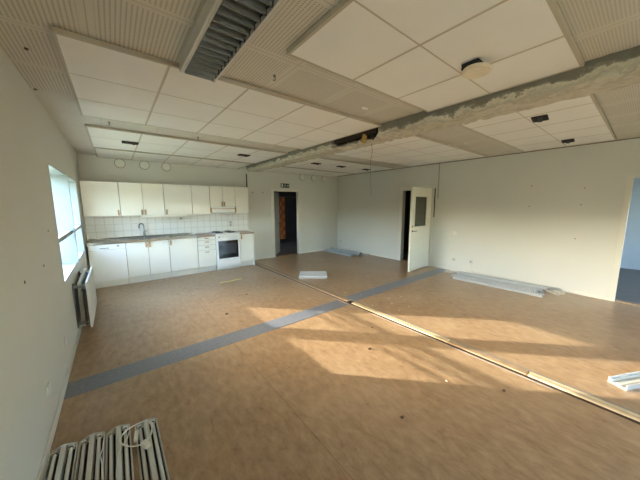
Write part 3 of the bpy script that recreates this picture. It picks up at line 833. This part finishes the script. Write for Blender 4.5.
# cords on the battens
pts = []
for k in range(44):
    a = k*2*math.pi/20; r = .088+.008*math.sin(k*.9)
    pts.append((.470+r*math.cos(a)*1.0, 1.990+r*1.2*math.sin(a), .068+.005*math.sin(k*.5)+.003*k/20))
pts += [(.52, 1.90, .064), (.507, 1.885, .062)]
cc = thing('coiled_cable', 'coiled white cord with plug lying on the rightmost battens', 'cord')
MB().tube(pts, .0034).build('cord', PLASTW, cc, True)
MB().box(-.016, .016, -.03, .03, -.014, .014, bev=.006, rot=Matrix.Rotation(.4, 4, 'Z'), at=(.505, 1.87, .066)).build('plug', PLASTW, cc)
MB().box(-.012, .012, -.045, .045, -.010, .010, bev=.005, rot=Matrix.Rotation(-.12, 4, 'Z'), at=(.462, 1.985, .062)).build('cord_bundle', PLASTW, cc)
tag(MB().tube([(.43, 2.12, .036), (.415, 2.02, .052), (.385, 1.96, .056), (.365, 1.90, .053), (.355, 1.80, .055), (.352, 1.6, .056), (.35, 1.4, .056)], .0034).build('loose_cord', PLASTW), 'white cord running along the ridge of the third batten', 'cord')
tag(MB().tube([(.29, 2.13, .045), (.285, 2.03, .045), (.275, 1.98, .046), (.285, 1.90, .046), (.288, 1.80, .046), (.282, 1.55, .046)], .0034).build('loose_cord', PLASTW), 'white cord lying between the second and third battens', 'cord')

# piles of battens along the right wall
def pile(spots, L, grp, labels):
    src = None
    for i, (x, y, z, a, tilt) in enumerate(spots):
        if src is None: b = batten(labels[0], L=L, w_=.13, WHITEM=GREYH, TUBE=GREYH); src = b
        else: b = copy_tree(src)
        b.location = (x, y, z); b.rotation_euler = (0, tilt, a); b['label'] = labels[i]; b['group'] = grp
R_ = math.pi
pile(((6.19, 2.50, .002, .008, 0), (6.35, 2.62, .002, .006, 0), (6.51, 2.56, .002, .003, 0), (6.67, 2.64, .002, .0, 0), (6.50, 2.52, .056, .05, 0)), 1.50,
     'lamp battens piled by the right wall',
     ['outermost batten of the right wall pile, furthest from the wall', 'second batten out in the bottom row of the right wall pile', 'third batten out in the bottom row of right wall pile',
      'batten of right wall pile lying closest to the wall', 'single upper batten lying across the right wall pile'])
pile(((6.18, 6.93, .002, .008, 0), (6.325, 6.97, .002, .006, 0), (6.47, 6.90, .002, .003, 0), (6.615, 6.94, .002, .0, 0), (6.40, 6.85, .056, .04, 0)), 1.32,
     'lamp battens piled in the far corner',
     ['outermost batten of the far corner pile, furthest from the wall', 'second batten out in the bottom row of the far corner pile', 'third batten out in the bottom row of far corner pile',
      'batten of far corner pile lying closest to the wall', 'single upper batten lying on top of the far corner pile'])
def tangle(cx, cy, z, s, seed):
    r = random.Random(seed); m = MB()
    for _ in range(4):
        p = []; ph = r.uniform(0, 6); ox, oy = r.uniform(-.08, .08)*s, r.uniform(-.06, .06)*s
        for k in range(16):
            a = ph+k*.5; rr = (.05+.02*math.sin(k*1.3+ph))*s
            p.append((cx+ox+rr*math.cos(a), cy+oy+rr*1.3*math.sin(a), z+.022+.018*math.sin(k*.8+ph)))
        m.tube(p, .005, 6)
    return m.build('cable_tangle', PLASTW)
tag(tangle(6.58, .93, .0, 1.2, 1), 'white cable tangle at the near end of right wall pile', 'cables')
tag(tangle(6.60, 2.80, .0, 1.1, 2), 'white cable tangle on floor at far end of right wall pile', 'cables')
tag(tangle(6.66, 5.48, .0, 1.2, 4), 'pale cable tangle at the near end of far corner pile', 'cables')

# U-shaped housing in the right foreground
P1 = Vector((3.865, .075, 0)); ax = Vector((.895, -.447, 0)); pr_ = Vector((-.447, -.895, 0))
uo = thing('lamp_housing', 'white open U-shaped lamp housing at the right edge of floor', 'light housing', P1, math.atan2(ax.y, ax.x))
wv = .125
MB().box(0, 1.2, -wv, 0, .001, .006).build('base_plate', WHITEM, uo)
for yy in (-wv, -.006): MB().box(0, 1.2, yy, yy+.006, .006, .048, bev=.001).build('side_wall', WHITEM, uo)
MB().box(.01, 1.19, -.078, -.050, .006, .018, bev=.002).box(.01, 1.19, -.016, -.008, .006, .030).build('centre_rail', WHITEM, uo)

# loose tile slab on the floor beyond the strip
sa = thing('loose_slab', 'white rectangular slab lying on the floor beyond the wooden strip', 'slab', (3.90, 4.59, 0), math.radians(-38))
boxo('top_sheet', mat('slab_white', (226, 226, 218), .5, var=.01), sa, -.31, .31, -.21, .22, .038, .052, bev=.002)
boxo('core', mat('slab_core', (188, 186, 176), .8), sa, -.305, .305, -.205, .215, .001, .038)
# yellow strip of paper
yp = MB(); bm_ = yp.bm; n = 8; rows = []
for i in range(n+1):
    x = -.24+.48*i/n; z = .006+.006*math.sin(i*1.4); o_ = .01*math.sin(i*.9)
    rows.append([bm_.verts.new((x, -.035+o_, z)), bm_.verts.new((x, .035+o_, z+.002)), bm_.verts.new((x, .035+o_, z+.004)), bm_.verts.new((x, -.035+o_, z+.002))])
for a, b in zip(rows, rows[1:]):
    for k in range(4): bm_.faces.new((a[k], a[(k+1) % 4], b[(k+1) % 4], b[k]))
bm_.faces.new(rows[0]); bm_.faces.new(rows[-1][::-1])
yo = tag(yp.build('paper_strip', YELLOWP), 'pale yellow crumpled strip on the floor before the stove', 'paper'); yo.location = (2.30, 5.36, 0); yo.rotation_euler = (0, 0, .10)

# debris
def chip(name, m, r, seed):
    rr = random.Random(seed); b = MB(); bb_ = bmesh.new(); bmesh.ops.create_icosphere(bb_, subdivisions=1, radius=r)
    for v in bb_.verts: v.co *= rr.uniform(.7, 1.25); v.co.z = max(-.35*r, v.co.z*.5)
    b._add(bb_, at=(0, 0, .35*r)); return b.build(name, m)
def px2floor(px, py):
    d = r2*((px-320)/259.24)+u2*(-(py-240)/259.24)+fw; t = -CAM.z/d.z; return CAM+d*t
where = {(2.72, .99): 'at the near edge of the sunlit patch', (2.0, 5.0): 'on the open floor before the kitchen', (5.35, 2.0): 'nearest to the batten pile by the right wall',
         (3.66, 3.3): 'right beside the hole in the wooden strip', (3.82, 3.06): 'lying where the blue strip continues past the wood', (4.75, 1.98): 'alone on dark floor towards the right wall pile'}
src = chip('plaster_crumb', PLASTER, .011, 1)
first = True
for (x, y, s) in ((3.82, 3.06, 1.), (4.02, 2.93, .8), (4.22, 3.12, .9), (4.05, 2.62, 1.2), (4.3, 2.55, 1.), (4.18, 2.4, .8), (4.42, 2.31, .9), (4.62, 2.6, .8), (4.0, 2.2, .9), (3.9, 2.45, 1.1), (4.12, 2.78, .7), (4.75, 1.98, .8), (4.5, 2.1, .7), (5.35, 2.0, .7), (2.72, .99, 1.2), (3.60, 2.6, 1.1), (3.66, 3.3, 1.), (4.9, 2.3, .7), (2.0, 5.0, .7), (3.75, 2.2, .9)):
    o = src if first else copy_tree(src); first = False
    o.location = (x, y, .0); o.scale = (s, s, s); o.rotation_euler = (0, 0, x*7)
    tag(o, 'tiny white plaster crumb ' + where.get((x, y), 'on the floor just beyond the wooden strip'), 'debris', 'plaster crumbs scattered on the floor')
src = chip('brown_chip', BROWNCH, .016, 3)
for i, (x, y, s, lb) in enumerate(((2.58, 1.78, 1.3, 'pale brown chip lying in the shadow band of the floor'), (1.65, 3.72, 1.5, 'dark brown chip on floor just left of sunlit patch'), (2.22, 4.35, 1.1, 'small dark chip on floor between blue strip and stove'),
                   (3.0, 2.1, .9, 'small brown chip in the sunlit patch near the strip'), (2.05, 1.0, 1., 'small dark chip in shade below the near sunlit patch'), (2.98, .62, 1., 'small dark chip at near edge of the sunlit patch'))):
    o = src if i == 0 else copy_tree(src)
    o.location = (x, y, 0); o.scale = (s, s, s); tag(o, lb, 'debris', 'brown chips on the floor')
# nail holes and screws in the walls
src = MB().cyl((0, 0, 0), (-.004, 0, 0), .010, 10).build('wall_plug', SEAM)
for i, (x, y, z, rz, lb) in enumerate(((W, 1.46, 1.95, 0, 'wall plug on right wall, upper left of the group'), (W, .73, 1.87, 0, 'wall plug on right wall, upper right of the group'), (W, .75, 1.59, 0, 'wall plug on right wall just below the upper right one'),
                        (W, 1.47, 1.56, 0, 'wall plug on right wall just below the upper left one'), (W, .77, .99, 0, 'wall plug on right wall, lowest of the group'),
                        (0, 3.29, 1.38, R_, 'wall plug on left wall halfway towards the window'), (0, 2.93, 1.13, R_, 'wall plug on the left wall midway between camera and window'), (0, 2.36, 1.13, R_, 'wall plug lowest down on the left wall'))):
    o = src if i == 0 else copy_tree(src)
    o.location = (x, y, z); o.rotation_euler = (0, 0, rz); tag(o, lb, 'wall plug', 'wall plugs and screw marks')
